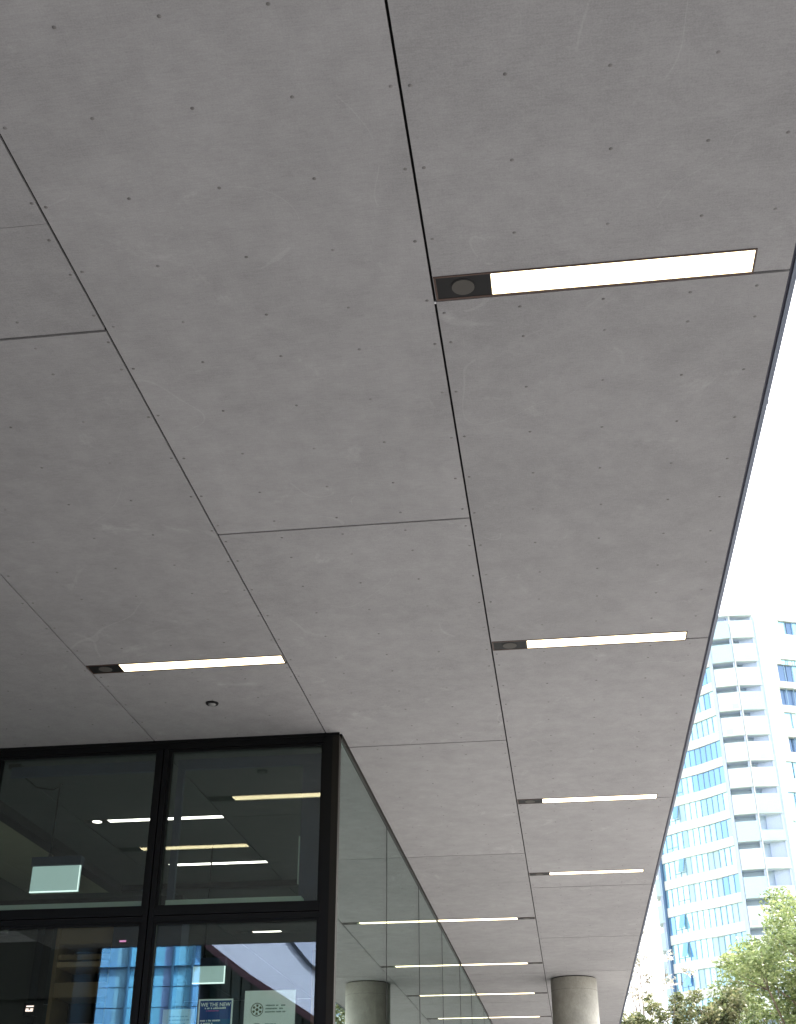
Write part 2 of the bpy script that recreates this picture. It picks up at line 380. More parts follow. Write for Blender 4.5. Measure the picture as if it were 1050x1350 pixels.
mb = MB(); mb.box(-14.2, xr-0.06, yw+0.05, 17.2, ZC+0.03, ZC+0.06); bpart(mb, 'interior_backing', M_DARK)
mb = MB(); mb.box(-3.84, -3.74, yw+0.1, 10.25, ZC-0.07, ZC-0.0015); mb.box(-3.84, xr-0.3, 10.26, 10.34, ZC-0.05, ZC-0.0015); bpart(mb, 'ceiling_beam', M_BLACK)
mb = MB(); mb.box(-4.55, -3.845, yw+0.1, 10.25, ZC-0.06, ZC-0.0015); bpart(mb, 'bulkhead', M_BEIGE)
mb = MB(); mb.box(-7.5, -4.555, yw+0.1, 10.25, ZC-0.35, ZC-0.0015); bpart(mb, 'bulkhead', M_OLIVE)
mb = MB(); mb.box(XM[1]+0.04, XM[0]-0.05, yw+0.075, yw+0.16, ZT1+0.002, ZT1+0.062); mb.box(XM[0]+0.06, -1.44, yw+0.075, yw+0.16, ZT1+0.002, ZT1+0.062); bpart(mb, 'inner_sill', M_PALE)
mb = MB()
mb.box(-1.475, xr-0.095, yw+0.165, yw+0.19, ZT1, ZC-0.12)
mb.box(XM[0]+0.034, XM[0]+0.075, yw+0.165, yw+0.19, ZT1, ZC-0.12); mb.box(XM[0]+0.034, xr-0.095, yw+0.165, yw+0.19, ZC-0.119, ZC-0.055)
bpart(mb, 'inner_frame', M_NAVY)
mb = MB(); mb.box(XM[1]+0.034, XM[0]-0.034, yw+0.165, yw+0.19, ZC-0.119, ZC-0.055); bpart(mb, 'inner_frame', M_NAVY)
mb = MB(); mb.box(-1.484, -1.478, yw+0.165, yw+0.19, ZT1+0.15, ZT1+0.42); bpart(mb, 'reflection_streak', M_PALE)  # pale strip stands in for a thin vertical light reflection
mb = MB(); mb.box(-7.0, -4.13, 9.55, 9.62, 0.03, 3.47); bpart(mb, 'partition', M_OLIVE)
mb = MB(); mb.box(-4.125, -4.06, 9.5, 9.66, 0.03, 3.6); bpart(mb, 'partition_post', M_BLACK)
mb = MB(); mb.box(-3.50, -2.95, 9.5, 9.7, 0.03, 3.60); bpart(mb, 'partition', M_NAVY)
mb = MB(); mb.box(-7.0, -2.95, 9.45, 9.75, 3.605, 3.72); bpart(mb, 'partition_head', M_BLACK)
mb = MB(); mb.box(-2.60, -1.95, 12.95, 13.05, 0.03, 3.9); bpart(mb, 'interior_door', M_WOOD)

# ------------------------------------------------------------------ ceiling lamps
def lamp(x0, x1, y0, y1, side, kind, label, group, round_lamp=False):
    X0, X1, Y0, Y1 = x0*S, x1*S, y0*S, y1*S
    t = empty('ceiling_light', ((X0+X1)/2, (Y0+Y1)/2, ZC), label, 'ceiling light', group)
    c = t.location
    bx = 0.071*S
    if side == 'L': b0, b1, d0, d1 = X0, X0+bx, X0+bx, X1
    else: b0, b1, d0, d1 = X1-bx, X1, X0, X1-bx
    def rel(mb): mb.v = [(v[0]-c.x, v[1]-c.y, v[2]-c.z) for v in mb.v]; return mb
    e = 0.006
    mb = MB()
    mb.box(X0, X1, Y0, Y0+e, ZC-0.0025, ZC+0.028); mb.box(X0, X1, Y1-e*1.5, Y1, ZC-0.0025, ZC+0.028)
    mb.box(X0, X0+e, Y0+e, Y1-e*1.5, ZC-0.0025, ZC+0.028); mb.box(X1-e, X1, Y0+e, Y1-e*1.5, ZC-0.0025, ZC+0.028)
    rel(mb).build('frame', M_LRIM, t)
    mb = MB(); mb.box(b0+e, b1-0.001 if side == 'L' else b1-e, Y0+e, Y1-e*1.5, ZC-0.0015, ZC+0.020)
    bb = rel(mb).build('blanking_plate', M_LBOX, t)
    mb = MB(); cx = (b0+b1)/2; cy = (Y0+Y1)/2
    mb.cyl((cx, cy), 0.034, ZC-0.0035, ZC-0.0010, 36, 0); mb.cyl((cx, cy), 0.039, ZC-0.0025, ZC-0.0012, 36, 1)
    rel(mb).build('speaker_grille', [M_COOL if round_lamp else M_GRILLE, M_LBOX], bb)
    mb = MB(); mb.box(d0+(0.001 if side == 'L' else e), d1-(e if side == 'L' else 0.001), Y0+e+0.0005, Y1-e*1.5-0.0005, ZC-0.0012, ZC+0.02)
    rel(mb).build('diffuser', M_WARM if kind == 'warm' else M_COOL, t)
    return t
RG = 'linear ceiling lights beside the outer edge'; SG = 'linear ceiling lights running up to the side glass wall'
labs = ['largest lit linear ceiling light, at the top right near the soffit edge',
        'second nearest linear light in the row beside the soffit edge, level with the tower top',
        'third linear light in the row beside the soffit edge, left of the tower windows',
        'farthest and smallest linear light in the row beside the soffit edge',
        'linear ceiling light just in front of the dark framed glass wall, beside the ceiling sensor',
        'nearest linear light that runs into the side glass wall and is mirrored in it',
        'second linear light that runs into the side glass wall, left of the concrete column top',
        'third linear light that runs into the side glass wall, beside the concrete column shaft',
        'fourth linear light that runs into the side glass wall, at the picture bottom',
        'fifth linear light along the side glass wall, far behind the others',
        'linear ceiling light in the outer left soffit bay, mirrored in the front glass']
for i, a in enumerate(FX):
    lamp(*a, labs[i], RG if i < 4 else (SG if 5 <= i <= 9 else None))
IG = 'linear lights on the ceiling inside the glass walls'
lamp(-1.400, -0.975, 3.446, 3.480, 'L', 'cool', 'white linear light inside with a small round lamp at its end, behind the mullion', IG, True)
lamp(-1.379, -0.968, 3.995, 4.030, 'L', 'cool', 'white linear light inside, the lower one deeper in the right upper pane', IG)
lamp(-1.37, -1.175, 5.165, 5.20, 'L', 'cool', 'short dim linear light deep inside, seen at the top of the lower right pane', IG)

# ------------------------------------------------------------------ sensor, signs and other fittings
t = empty('ceiling_sensor', (-1.834, 6.12, ZC), 'small dark round sensor on the grey ceiling in front of the glass wall', 'sensor')
mb = MB(); mb.cyl((0, 0), 0.033, -0.008, 0.001, 28, 0, True, 0.036); mb.build('base', M_BLACK, t)
mb = MB(); seg = 20
for k in range(4):
    a0, a1 = k*math.pi/8, (k+1)*math.pi/8
    mb.cyl((0, 0), 0.022*math.cos(a1)+1e-4, -0.008-0.010*math.sin(a1), -0.008-0.010*math.sin(a0), seg, 0, True, 0.022*math.cos(a0))
mb.build('lens', plain('sensor_lens', (0.25, 0.25, 0.24), 0.15), t)

M_EXIT = plain('frosted_sign_panel', (0.50, 0.66, 0.62), 0.4)
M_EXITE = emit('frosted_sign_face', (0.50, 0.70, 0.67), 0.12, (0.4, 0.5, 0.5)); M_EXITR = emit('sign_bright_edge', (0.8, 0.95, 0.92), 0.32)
def hang_sign(x0, x1, z0, z1, y, label, cable=True):
    t = empty('hanging_sign', ((x0+x1)/2, y, z1), label, 'hanging sign', None); c = t.location
    def rel(mb): mb.v = [(v[0]-c.x, v[1]-c.y, v[2]-c.z) for v in mb.v]; return mb
    mb = MB(); mb.box(x0-0.005, x1+0.005, y-0.03, y+0.03, z1+0.001, z1+0.055); rel(mb).build('housing', M_NAVY, t)
    mb = MB(); mb.box(x0, x1, y-0.008, y+0.008, z0, z1); p = rel(mb).build('panel', M_EXITE, t)
    mb = MB(); mb.box(x0, x1, y-0.0095, y-0.0083, z0, z0+0.008); mb.box(x1-0.006, x1, y-0.0095, y-0.0083, z0+0.0082, z1); rel(mb).build('edge_strip', M_EXITR, p)
    mb = MB(); xm = x0+0.32*(x1-x0); mb.tube([(xm, y, z1+0.05), (xm, y, ZC)], [0.006, 0.006], 8); mb.tube([(xm, y, z1+0.05), (xm, y, z1+0.08)], [0.016, 0.010], 8); rel(mb).build('rod', M_BLACK, t)
    if cable:
        mb = MB(); q = [(xm+0.02, y, ZC-0.01), (xm-0.01, y-0.08, ZC-0.07), (xm-0.07, y-0.20, ZC-0.085), (xm-0.12, y-0.32, ZC-0.04), (xm-0.13, y-0.36, ZC)]
        mb.tube(q, [0.006]*5, 6); mb.box(xm-0.17, xm-0.09, y-0.42, y-0.34, ZC-0.03, ZC); rel(mb).build('cable', M_BLACK, t)
    return t
hang_sign(-3.300, -2.985, 3.300, 3.462, 7.40, 'pale blank hanging sign panel with dark housing, behind the upper left pane')
hang_sign(-2.683, -2.445, 2.985, 3.105, 9.0, 'small pale blank hanging sign behind the lower right pane, above the blue poster', False)

# bookcase-like shelving deep inside
t = empty('shelving_unit', (-3.80, 9.9, 0.03), 'brown wooden shelving unit with dark gaps, dim behind the lower left pane', 'shelving')
mb = MB(); mb.box(-0.245, -0.215, -0.2, 0.2, 0, 3.62); mb.build('side_panel', M_WOOD, t)
mb = MB(); mb.box(0.215, 0.245, -0.2, 0.2, 0, 3.62); mb.build('side_panel', M_WOOD, t)
mb = MB(); mb.box(-0.214, 0.214, 0.15, 0.2, 0, 3.62); mb.build('back_panel', M_BLACK, t)
for z0, z1, mm in ((3.42, 3.62, M_WOOD), (3.245, 3.285, M_WOODL), (3.30, 3.34, M_WOOD), (3.02, 3.13, M_WOOD), (2.55, 2.60, M_WOOD), (2.1, 2.14, M_WOOD), (1.6, 1.64, M_WOOD), (1.1, 1.14, M_WOOD)):
    mb = MB(); mb.box(-0.214, 0.214, -0.19, 0.149, z0-0.03, z1-0.03); mb.build('shelf', mm, t)
mb = MB()
for i in range(24): mb.box(-0.21+i*0.0176, -0.199+i*0.0176, -0.17, 0.05, 2.571, 2.80)
mb.build('louvre', plain('grey_books', (0.26, 0.25, 0.22), 0.6), t)
# little lit signs
t = empty('status_display', (-4.075, 9.44, 2.90), 'tiny red and white lit display on the dark post inside, lower left', 'display')
mb = MB(); mb.box(-0.05, 0.05, 0.0, 0.05, -0.045, 0.05); mb.build('case', M_BLACK, t)
mb = MB()
for i, (a, b_, z) in enumerate(((-0.028, 0.03, 0.018), (-0.03, -0.008, -0.002), (0.004, 0.028, -0.002), (-0.032, 0.026, -0.014))): mb.box(a, b_, -0.004, -0.0005, z, z+0.009)
mb.build('segments', emit('display_segments', (1.0, 0.72, 0.66), 0.5), t)
t = empty('lit_label', (-3.395, 9.44, 3.38), 'tiny magenta lit label above the blue reflection beside the mullion', 'label light')
mb = MB(); mb.box(-0.028, 0.028, 0, 0.05, -0.009, 0.010); mb.build('case', M_BLACK, t)
mb = MB(); mb.box(-0.026, 0.026, -0.004, -0.0005, -0.006, 0.007); mb.build('face', emit('magenta_face', (0.75, 0.2, 0.5), 0.25), t)
t = empty('spotlight', (-4.33, 9.35, 3.50), 'small pale spotlight under the dark partition head, far left inside', 'spotlight')
mb = MB(); mb.cyl((0, 0), 0.03, -0.05, 0.02, 16, 0, True, 0.022); mb.build('head', plain('spot_grey', (0.2, 0.2, 0.19), 0.5), t)
mb = MB(); mb.box(-0.012, 0.012, 0.0, 0.098, 0.021, 0.045); mb.build('bracket', M_BLACK, t)

# notices on the inside of the front glass
yn = yw+0.0155
def text_mesh(body, size, loc, mt, parent, align='LEFT', bold=False):
    cu = bpy.data.curves.new('text', 'FONT'); cu.body = body; cu.size = size; cu.align_x = align; cu.resolution_u = 2
    if bold: cu.offset = size*0.02
    tmp = bpy.data.objects.new('text', cu); COL.objects.link(tmp)
    me = bpy.data.meshes.new_from_object(tmp); bpy.data.objects.remove(tmp)
    me.materials.append(mt)
    o = bpy.data.objects.new('lettering', me); COL.objects.link(o); o.parent = parent
    o.rotation_euler = (math.pi/2, 0, 0); o.location = loc; return o
M_POST = plain('blue_poster', (0.020, 0.06, 0.22), 0.5); M_POSTT = plain('teal_poster', (0.016, 0.11, 0.25), 0.5)
M_PAPER = plain('white_paper', (0.80, 0.88, 0.82), 0.6); M_INK = plain('green_ink', (0.16, 0.24, 0.19), 0.6); M_PINK = plain('pink_ink', (0.45, 0.12, 0.35), 0.6)
def pseudo(mb, x0, x1, z, h, rng):
    x = x0
    while x < x1:
        wd = rng.uniform(0.4, 0.9)*h
        if rng.random() < 0.16: x += h*0.6; continue
        mb.box(x, min(x+wd, x1), -0.0012, -0.0006, z+rng.uniform(0, .15)*h, z+h*rng.uniform(0.8, 1.0)); x += wd+0.18*h
t = empty('blue_poster', (-1.870, yn+0.004, 2.16), 'dark blue poster with a white border and white heading, taped inside the glass', 'poster')
mb = MB(); mb.box(-0.094, 0.094, 0, 0.0015, 0, 0.40); mb.build('border', M_PAPER, t)
mb = MB(); mb.box(-0.086, 0.086, -0.0006, -0.0001, 0.008, 0.392, 0); mb.box(-0.05, 0.086, -0.0010, -0.0007, 0.15, 0.30, 1); mb.build('face', [M_POST, M_POSTT], t)
text_mesh('WE THE NEW', 0.026, (0, -0.0016, 0.363), M_PAPER, t, 'CENTER', True)
rr = random.Random(3)
mb = MB(); pseudo(mb, -0.058, 0.056, 0.349, 0.009, rr); pseudo(mb, -0.08, 0.030, 0.288, 0.009, rr); pseudo(mb, -0.08, -0.012, 0.274, 0.009, rr); mb.build('small_print', M_PAPER, t)
mb = MB(); pseudo(mb, -0.05, 0.02, 0.338, 0.006, rr); mb.build('small_print', M_PINK, t)
t = empty('white_notice', (-1.575, yn+0.004, 2.20), 'pale green white notice with a round emblem and lines of print, inside the corner pane', 'notice')
mb = MB(); mb.box(-0.138, 0.138, 0, 0.0015, 0, 0.397); mb.build('sheet', M_PAPER, t)
mb = MB(); pseudo(mb, -0.022, 0.085, 0.318, 0.008, rr); pseudo(mb, -0.022, 0.072, 0.302, 0.008, rr); pseudo(mb, -0.024, 0.086, 0.286, 0.008, rr); pseudo(mb, -0.022, 0.04, 0.225, 0.008, rr); mb.build('small_print', M_INK, t)
mb = MB()
def ring(mb, cx, cz, r0_, r1_, a0=0, a1=2*math.pi, seg=24):
    vs = []; fs = []
    for i in range(seg+1):
        a = a0+(a1-a0)*i/seg; vs += [(cx+r0_*math.cos(a), -0.001, cz+r0_*math.sin(a)), (cx+r1_*math.cos(a), -0.001, cz+r1_*math.sin(a))]
    for i in range(seg): fs.append((2*i, 2*i+1, 2*i+3, 2*i+2))
    mb.add(vs, fs)
ring(mb, -0.068, 0.302, 0.030, 0.034)
for k in range(6): ring(mb, -0.068, 0.302, 0.014, 0.026, k*math.pi/3+0.2, k*math.pi/3+0.75, 5)
ring(mb, -0.068, 0.302, 0.0, 0.008); ring(mb, -0.066, 0.205, 0.028, 0.031)
mb.build('emblem', plain('olive_ink', (0.13, 0.14, 0.07), 0.6), t)
t = empty('white_notice', (-2.075, yn+0.02, 2.10), 'plain pale notice left of the blue poster, its top just in view', 'notice')
mb = MB(); mb.box(-0.088, 0.088, 0, 0.0015, 0, 0.415); mb.build('sheet', plain('pale_paper', (0.42, 0.52, 0.45), 0.6), t)
mb = MB(); pseudo(mb, -0.05, 0.05, 0.375, 0.007, rr); pseudo(mb, -0.055, 0.06, 0.357, 0.007, rr); pseudo(mb, -0.05, 0.04, 0.339, 0.007, rr); mb.build('small_print', M_INK, t)

# ------------------------------------------------------------------ concrete columns
def column(x, y, label):
    t = empty('concrete_column', (x, y, 0), label, 'column')
    mb = MB(); mb.cyl((0, 0), 0.279, 0.0, ZC-0.012, 64); mb.build('shaft', M_CONC, t)
    for zs in (ZC-0.15, ZC-1.35, ZC-2.55):
        mb = MB(); mb.cyl((0, 0), 0.2802, zs, zs+0.004, 64); mb.build('form_seam', plain('form_seam_shadow', (0.22, 0.215, 0.195), 0.9), t)
    mb = MB(); mb.cyl((0, 0), 0.262, ZC-0.0115, ZC+0.005, 48); mb.build('shadow_joint', M_DARK, t)
    return t
column(0.031*S, 6.61*S, 'round bare concrete column holding up the soffit near the far end')

# ------------------------------------------------------------------ tower beyond the soffit
D0 = 140.0
def P(azd, d=None):
    """plan point at compass bearing azd from the footpath"""
    if d is None:
        pts = [(4.3, 147.6), (4.66, 146.8), (5.73, 144.2), (6.9, 142.3), (7.95, 140.0), (9.15, 140.0), (10.3, 140.7), (10.36, 143.0), (14, 149.0)]
        for (a, da), (b_, db) in zip(pts[:-1], pts[1:]):
            if a <= azd <= b_: d = da+(db-da)*(azd-a)/(b_-a); break
        else: d = pts[0][1] if azd < pts[0][0] else pts[-1][1]
    a = math.radians(azd); return (d*math.sin(a), d*math.cos(a))
def TZ(t): return CAM_Z+D0*t
slabs = [0.4425]+[0.4225-0.0217*k for k in range(20)]
tw = empty('apartment_tower', (*P(8.5, 150), 0), 'tall curved apartment tower with blue window bands and stacked balconies beyond the trees', 'building')
def tpart(mb, name, mats, par=None):
    o = mb.build(name, mats); recenter(o); o.parent = par or tw
    o.location = o.location-tw.location-(par.location if par else Vector((0, 0, 0))); return o
def wallseg(mb, az0, az1, z0, z1, off=0.0, th=0.3, mi=0, n=1):
    """a stretch of facade between bearings, off = how far it stands forward"""
    for i in range(n):
        a, b_ = az0+(az1-az0)*i/n, az0+(az1-az0)*(i+1)/n
        pa, pb = Vector(P(a)), Vector(P(b_)); d = (pb-pa).normalized(); nr = Vector((d.y, -d.x))
        A, B = pa+nr*off, pb+nr*off; C, D_ = B-nr*th, A-nr*th
        mb.prism([A[:], B[:], C[:], D_[:]], z0, z1, mi)
TG = [tower_glass('tower_glass_pale', (0.52, 0.83, 1.0)), tower_glass('tower_glass_sky', (0.38, 0.66, 0.90)), tower_glass('tower_glass_blue', (0.27, 0.50, 0.85)), tower_glass('tower_glass_white', (0.62, 0.84, 0.93), 0.4, 0.1)]
M_MUL = plain('blue_grey_mullion', (0.30, 0.45, 0.60), 0.5)
M_BAL = plain('frosted_balustrade', (0.78, 0.85, 0.90), 0.35)
M_BAL2 = plain('pale_blue_balustrade', (0.60, 0.77, 0.90), 0.3)
M_BACK = plain('balcony_back_glazing', (0.70, 0.82, 0.92), 0.4)
rt = random.Random(11)
# core mass so that the building has depth
mb = MB(); mb.prism([P(4.66), P(5.73), P(6.9), P(7.95), P(7.96, 142.5), P(10.28, 142.9), P(10.4, 166), P(5.3, 169)][::1], 0, TZ(0.4425)-0.4)
mb.v = [(x+0.12*(x-140*math.sin(math.radians(8)))*0, y+0.35, z) for x, y, z in mb.v]
tpart(mb, 'core', M_WHITEW)
for k in range(1, len(slabs)):
    z = TZ(slabs[k]); zt = TZ(slabs[k-1])
    mb = MB(); wallseg(mb, 4.66, 7.95, z-0.32, z+0.72, 0.0, 0.34, 0, 8); tpart(mb, 'spandrel', M_WHITE)
    # ribbon of narrow panes; neighbouring panes share blinds, so tones run in groups
    mb = MB(); npn = 13; cur = 0; op = rt.choice([2, 3, 4])
    for i in range(npn):
        a0 = 4.66+(7.95-4.66)*i/npn; a1 = 4.66+(7.95-4.66)*(i+1)/npn
        if rt.random() < 0.42: cur = rt.choice([0, 0, 1, 1, 3, 3, 0])
        mi = cur if not (k in (6, 7) and i > 4) else (2 if k == 6 or i > 6 else 1)
        if k not in (6, 7) and rt.random() < 0.05: mi = 2
        wallseg(mb, a0+0.004, a1-0.004, z+0.721, zt-0.321, -0.16, 0.1, mi)
    rw = tpart(mb, 'ribbon_window', TG)
    mb = MB()
    for i in range(npn+1):
        a0 = 4.66+(7.95-4.66)*i/npn; wallseg(mb, max(4.66, a0-0.012), min(7.95, a0+0.012), z+0.7215, zt-0.3215, -0.10, 0.09)
    for i in (op-1, op):
        a0 = 4.66+(7.95-4.66)*i/npn; a1 = 4.66+(7.95-4.66)*(i+1)/npn; wallseg(mb, a0+0.013, a1-0.013, z+1.15, z+1.21, -0.11, 0.08)
    tpart(mb, 'window_frame', M_MUL, rw)
    if rt.random() < 0.45 or k in (8, 10):
        i = op; a0 = 4.66+(7.95-4.66)*i/npn; a1 = 4.66+(7.95-4.66)*(i+1)/npn
        mb = MB(); pa, pb = Vector(P(a0+.02)), Vector(P(a1-.02)); d = (pb-pa).normalized(); nr = Vector((d.y, -d.x))
        z0, z1 = z+1.22, zt-0.35
        q = [pa-nr*0.05, pb-nr*0.05]; r_ = [pa+nr*0.38, pb+nr*0.38]
        mb.hexa([(*r_[0], z0), (*r_[1], z0), (*(r_[1]-nr*0.05), z0), (*(r_[0]-nr*0.05), z0), (*(q[0]+nr*0.06), z1), (*(q[1]+nr*0.06), z1), (*q[1], z1), (*q[0], z1)])
        tpart(mb, 'open_window', TG[2], rw)
# fins on either side of the balcony stack and at the left end
mb = MB(); wallseg(mb, 7.955, 8.11, 0, TZ(0.4425), 0.25, 1.9); tpart(mb, 'fin', M_FIN)
mb = MB(); wallseg(mb, 10.27, 10.335, 0, TZ(0.4425), 0.30, 2.2); tpart(mb, 'fin', M_FIN)
mb = MB(); wallseg(mb, 4.58, 4.655, 0, TZ(0.36), 0.15, 1.5); tpart(mb, 'fin', plain('deep_blue_fin', (0.10, 0.18, 0.33), 0.5))
mb = MB(); wallseg(mb, 8.12, 10.262, 0, TZ(0.4425)-0.45, -1.10, 0.2, 0, 2); tpart(mb, 'balcony_back_wall', M_BACK)
for k in range(0, len(slabs)):
    z = TZ(slabs[k])
    for bay, (a0, a1) in enumerate(((8.115, 9.17), (9.175, 10.265))):
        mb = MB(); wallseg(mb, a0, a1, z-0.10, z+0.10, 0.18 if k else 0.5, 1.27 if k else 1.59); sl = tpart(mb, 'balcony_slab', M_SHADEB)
        if k == 0: continue
        mb = MB(); hh = 2.15 if k < 9 or bay == 0 else 1.1
        wallseg(mb, a0+0.02, a1-0.02, z-0.06, z+hh, 0.26, 0.07, 0 if rt.random() < 0.75 else 1); tpart(mb, 'balustrade', [M_BAL, M_BAL2], sl)
        if rt.random() < 0.5:
            mb = MB(); s0 = rt.uniform(a0+.05, a1-.4); wallseg(mb, s0, s0+0.3, z+0.12, z+0.75, 0.285, 0.02); tpart(mb, 'tinted_panel', M_BAL2, sl)
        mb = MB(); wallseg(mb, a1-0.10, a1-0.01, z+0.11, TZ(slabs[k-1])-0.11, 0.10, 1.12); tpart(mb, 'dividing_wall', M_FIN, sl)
for k in range(1, len(slabs)):
    mb = MB(); wallseg(mb, 9.148, 9.197, TZ(slabs[k])-0.1, TZ(slabs[k-1])-0.105, 0.34, 0.07); tpart(mb, 'post', M_WHITE)
# small balconies on the left flank
for k in range(6, len(slabs)-1):
    z = TZ(slabs[k]-0.0025)
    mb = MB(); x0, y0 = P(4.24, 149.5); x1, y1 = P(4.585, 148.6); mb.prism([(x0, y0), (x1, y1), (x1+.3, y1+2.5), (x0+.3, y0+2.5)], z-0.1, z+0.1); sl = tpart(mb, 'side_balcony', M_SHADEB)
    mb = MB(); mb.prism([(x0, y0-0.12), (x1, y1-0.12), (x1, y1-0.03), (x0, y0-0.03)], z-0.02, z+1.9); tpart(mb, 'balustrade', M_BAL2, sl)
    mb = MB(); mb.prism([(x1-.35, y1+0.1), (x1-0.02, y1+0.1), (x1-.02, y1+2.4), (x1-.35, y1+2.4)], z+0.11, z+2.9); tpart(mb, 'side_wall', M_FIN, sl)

# ---- white wing to the right
wg = empty('apartment_block', (*P(12.5, 155), 0), 'white rendered apartment block with scattered dark windows, right of the balcony tower', 'building')
def gpart(mb, name, mats, par=None):
    o = mb.build(name, mats); recenter(o); o.parent = par or wg
    o.location = o.location-wg.location-(par.location if par else Vector((0, 0, 0))); return o
pitch = 0.0217*D0*1.03
win = []
WN = [ # top tan, bottom tan (at the window's own bearing), start bearing
 (0.4330, 0.4205, 11.42, 'blue'), (0.3975, 0.3925, 11.25, 'rail'), (0.3925, 0.3770, 11.05, 'blue'), (0.3715, 0.3560, 10.98, 'dark'), (0.3500, 0.3360, 11.0, 'thin'),
 (0.3290, 0.3160, 11.0, 'dark'), (0.3080, 0.2940, 10.72, 'thin'), (0.2830, 0.2680, 10.60, 'thin'), (0.2600, 0.2450, 10.6, 'thin'), (0.2370, 0.2220, 10.6, 'dark'), (0.2150, 0.2000, 10.7, 'thin'), (0.1920, 0.1780, 10.7, 'dark'), (0.169, 0.155, 10.7, 'thin'), (0.146, 0.132, 10.7, 'dark')]
def segpts(a0, a1, off, th):
    pa, pb = Vector(P(a0)), Vector(P(a1)); d = (pb-pa).normalized(); nr = Vector((d.y, -d.x))
    return [(pa+nr*off)[:], (pb+nr*off)[:], (pb+nr*(off-th))[:], (pa+nr*(off-th))[:]]
M_WDK = tower_glass('wing_glass_grey_blue', (0.12, 0.20, 0.34), 0.15, 0.3)
def ZG(t, a): return CAM_Z+math.hypot(*P(a))*t
mb = MB(); mb.prism([P(10.37, 143.6), P(14, 149.6), P(14, 172), P(10.4, 168)], 0, ZG(0.462, 12)); gpart(mb, 'wall', M_WHITEW)
mb = MB()
mb.prism(segpts(10.37, 10.58, 0.25, 0.9), 0, ZG(0.462, 12)); 
tops = [(ZG(a, 11.3), ZG(b_, 11.3), s, kd) for a, b_, s, kd in WN]
zp = ZG(0.462, 12)
for z1, z0, s, kd in tops:
    mb.prism(segpts(10.581, 14, 0.25, 0.9), z1, zp)
    if s > 10.62: mb.prism(segpts(10.581, s, 0.25, 0.9), z0, z1-0.001)
    zp = z0-0.002
mb.prism(segpts(10.581, 14, 0.25, 0.9), 0, zp)
gpart(mb, 'facade', M_WHITE)
for z1, z0, s, kd in tops:
    a = max(s, 10.59)
    mb = MB(); i = 0
    while a < 13.9:
        a2 = min(13.95, a+rt.uniform(0.22, 0.42))
        mi = {'blue': rt.choice([2, 4, 1]), 'dark': rt.choice([4, 4, 2]), 'thin': rt.choice([0, 3, 1]), 'rail': 0}[kd]
        mb.prism(segpts(a, a2-0.03, 0.02 if kd != 'dark' else -0.25, 0.1), z0+0.02, z1-0.02, mi); a = a2
    wd = gpart(mb, 'window', TG+[M_WDK])
    mb = MB(); a = max(s, 10.59)
    while a < 13.9: mb.prism(segpts(a-0.012, a+0.014, 0.08, 0.1), z0+0.01, z1-0.01); a += 0.33
    gpart(mb, 'window_frame', M_MUL, wd)

# ------------------------------------------------------------------ buildings behind the viewer, seen mirrored in the front glass
YB = 2*YW*S-40.0     # about 26 m behind the footpath
ob = empty('glass_pavilion', (-10, YB-5, 0), 'blue glass pavilion with a sweeping white roof band, mirrored in the lower corner pane', 'building')
def opart(mb, name, mats, par=None):
    o = mb.build(name, mats); recenter(o); o.parent = par or ob
    o.location = o.location-ob.location-(par.location if par else Vector((0, 0, 0))); return o
M_OG = [tower_glass('pavilion_glass_blue', (0.18, 0.50, 1.0), 0.35, 0.0), tower_glass('pavilion_glass_cyan', (0.17, 0.58, 1.0), 0.35, 0.0), tower_glass('pavilion_glass_violet', (0.26, 0.48, 1.0), 0.35, 0.0), tower_glass('pavilion_glass_pale', (0.24, 0.60, 1.0), 0.35, 0.0)]
M_TEAL = [tower_glass('dark_teal_glass', (0.02, 0.07, 0.085), 0.15, 0.0), tower_glass('darker_teal_glass', (0.012, 0.04, 0.05), 0.15, 0.0)]
mb = MB(); mb.box(-15.2, -11.75, YB-12, YB-0.2, 0, 16); mb.box(-11.74, 6, YB-12, YB-1.4, 0, 16); opart(mb, 'body', M_NAVY)
ro = random.Random(5)
xs = [-15.1, -14.55, -14.1, -13.75, -13.3, -12.95, -12.62, -12.3, -11.95, -11.76]; tone = [0, 3, 1, 0, 1, 2, 1, 1, 0]
for x0, x1, tn in zip(xs[:-1], xs[1:], tone):
    mb = MB(); z = 0.3
    while z < 15.5:
        h = 0.62
        mb.box(x0+0.003, x1-0.003, YB-0.19, YB-0.1, z, z+h-0.03, tn if ro.random() < 0.97 else ro.choice([0, 1, 3])); z += h
    opart(mb, 'glass_bay', M_OG)
mb = MB()
for x in (-14.1, -13.3, -12.62, -11.95): mb.box(x-0.03, x+0.03, YB-0.099, YB+0.05, 0.2, 15.6)
z = 0.3+0.62
while z < 15.5: mb.box(-15.1, -11.76, YB-0.098, YB+0.02, z-0.03, z-0.012); z += 1.86
opart(mb, 'mullions', plain('navy_mullion', (0.04, 0.13, 0.27), 0.5))
mb = MB(); x = -11.7; i = 0
while x < 5.5:
    mb.box(x, x+0.30, YB-1.39, YB-1.3, 0.2, 15.5, i % 2 if ro.random() < .7 else 1); mb.box(x+0.305, x+0.345, YB-1.39, YB-1.2, 0.2, 15.5, 1); x += 0.35; i += 1
opart(mb, 'teal_glazing', M_TEAL)
lo = [(-15.6, 13.2), (-13.2, 10.7), (-11.35, 8.93), (-10.04, 8.01), (-8.77, 7.25), (-7.66, 6.58), (-6, 5.8), (-3, 5.0), (2, 4.6), (6, 4.5)]
up = [(-13.0, 15.5), (-11.3, 12.6), (-9.7, 10.2), (-8.72, 8.86), (-8.2, 8.27), (-7.7, 7.86), (-6.6, 7.3), (-4.4, 6.8), (1, 6.3), (6, 6.2)]
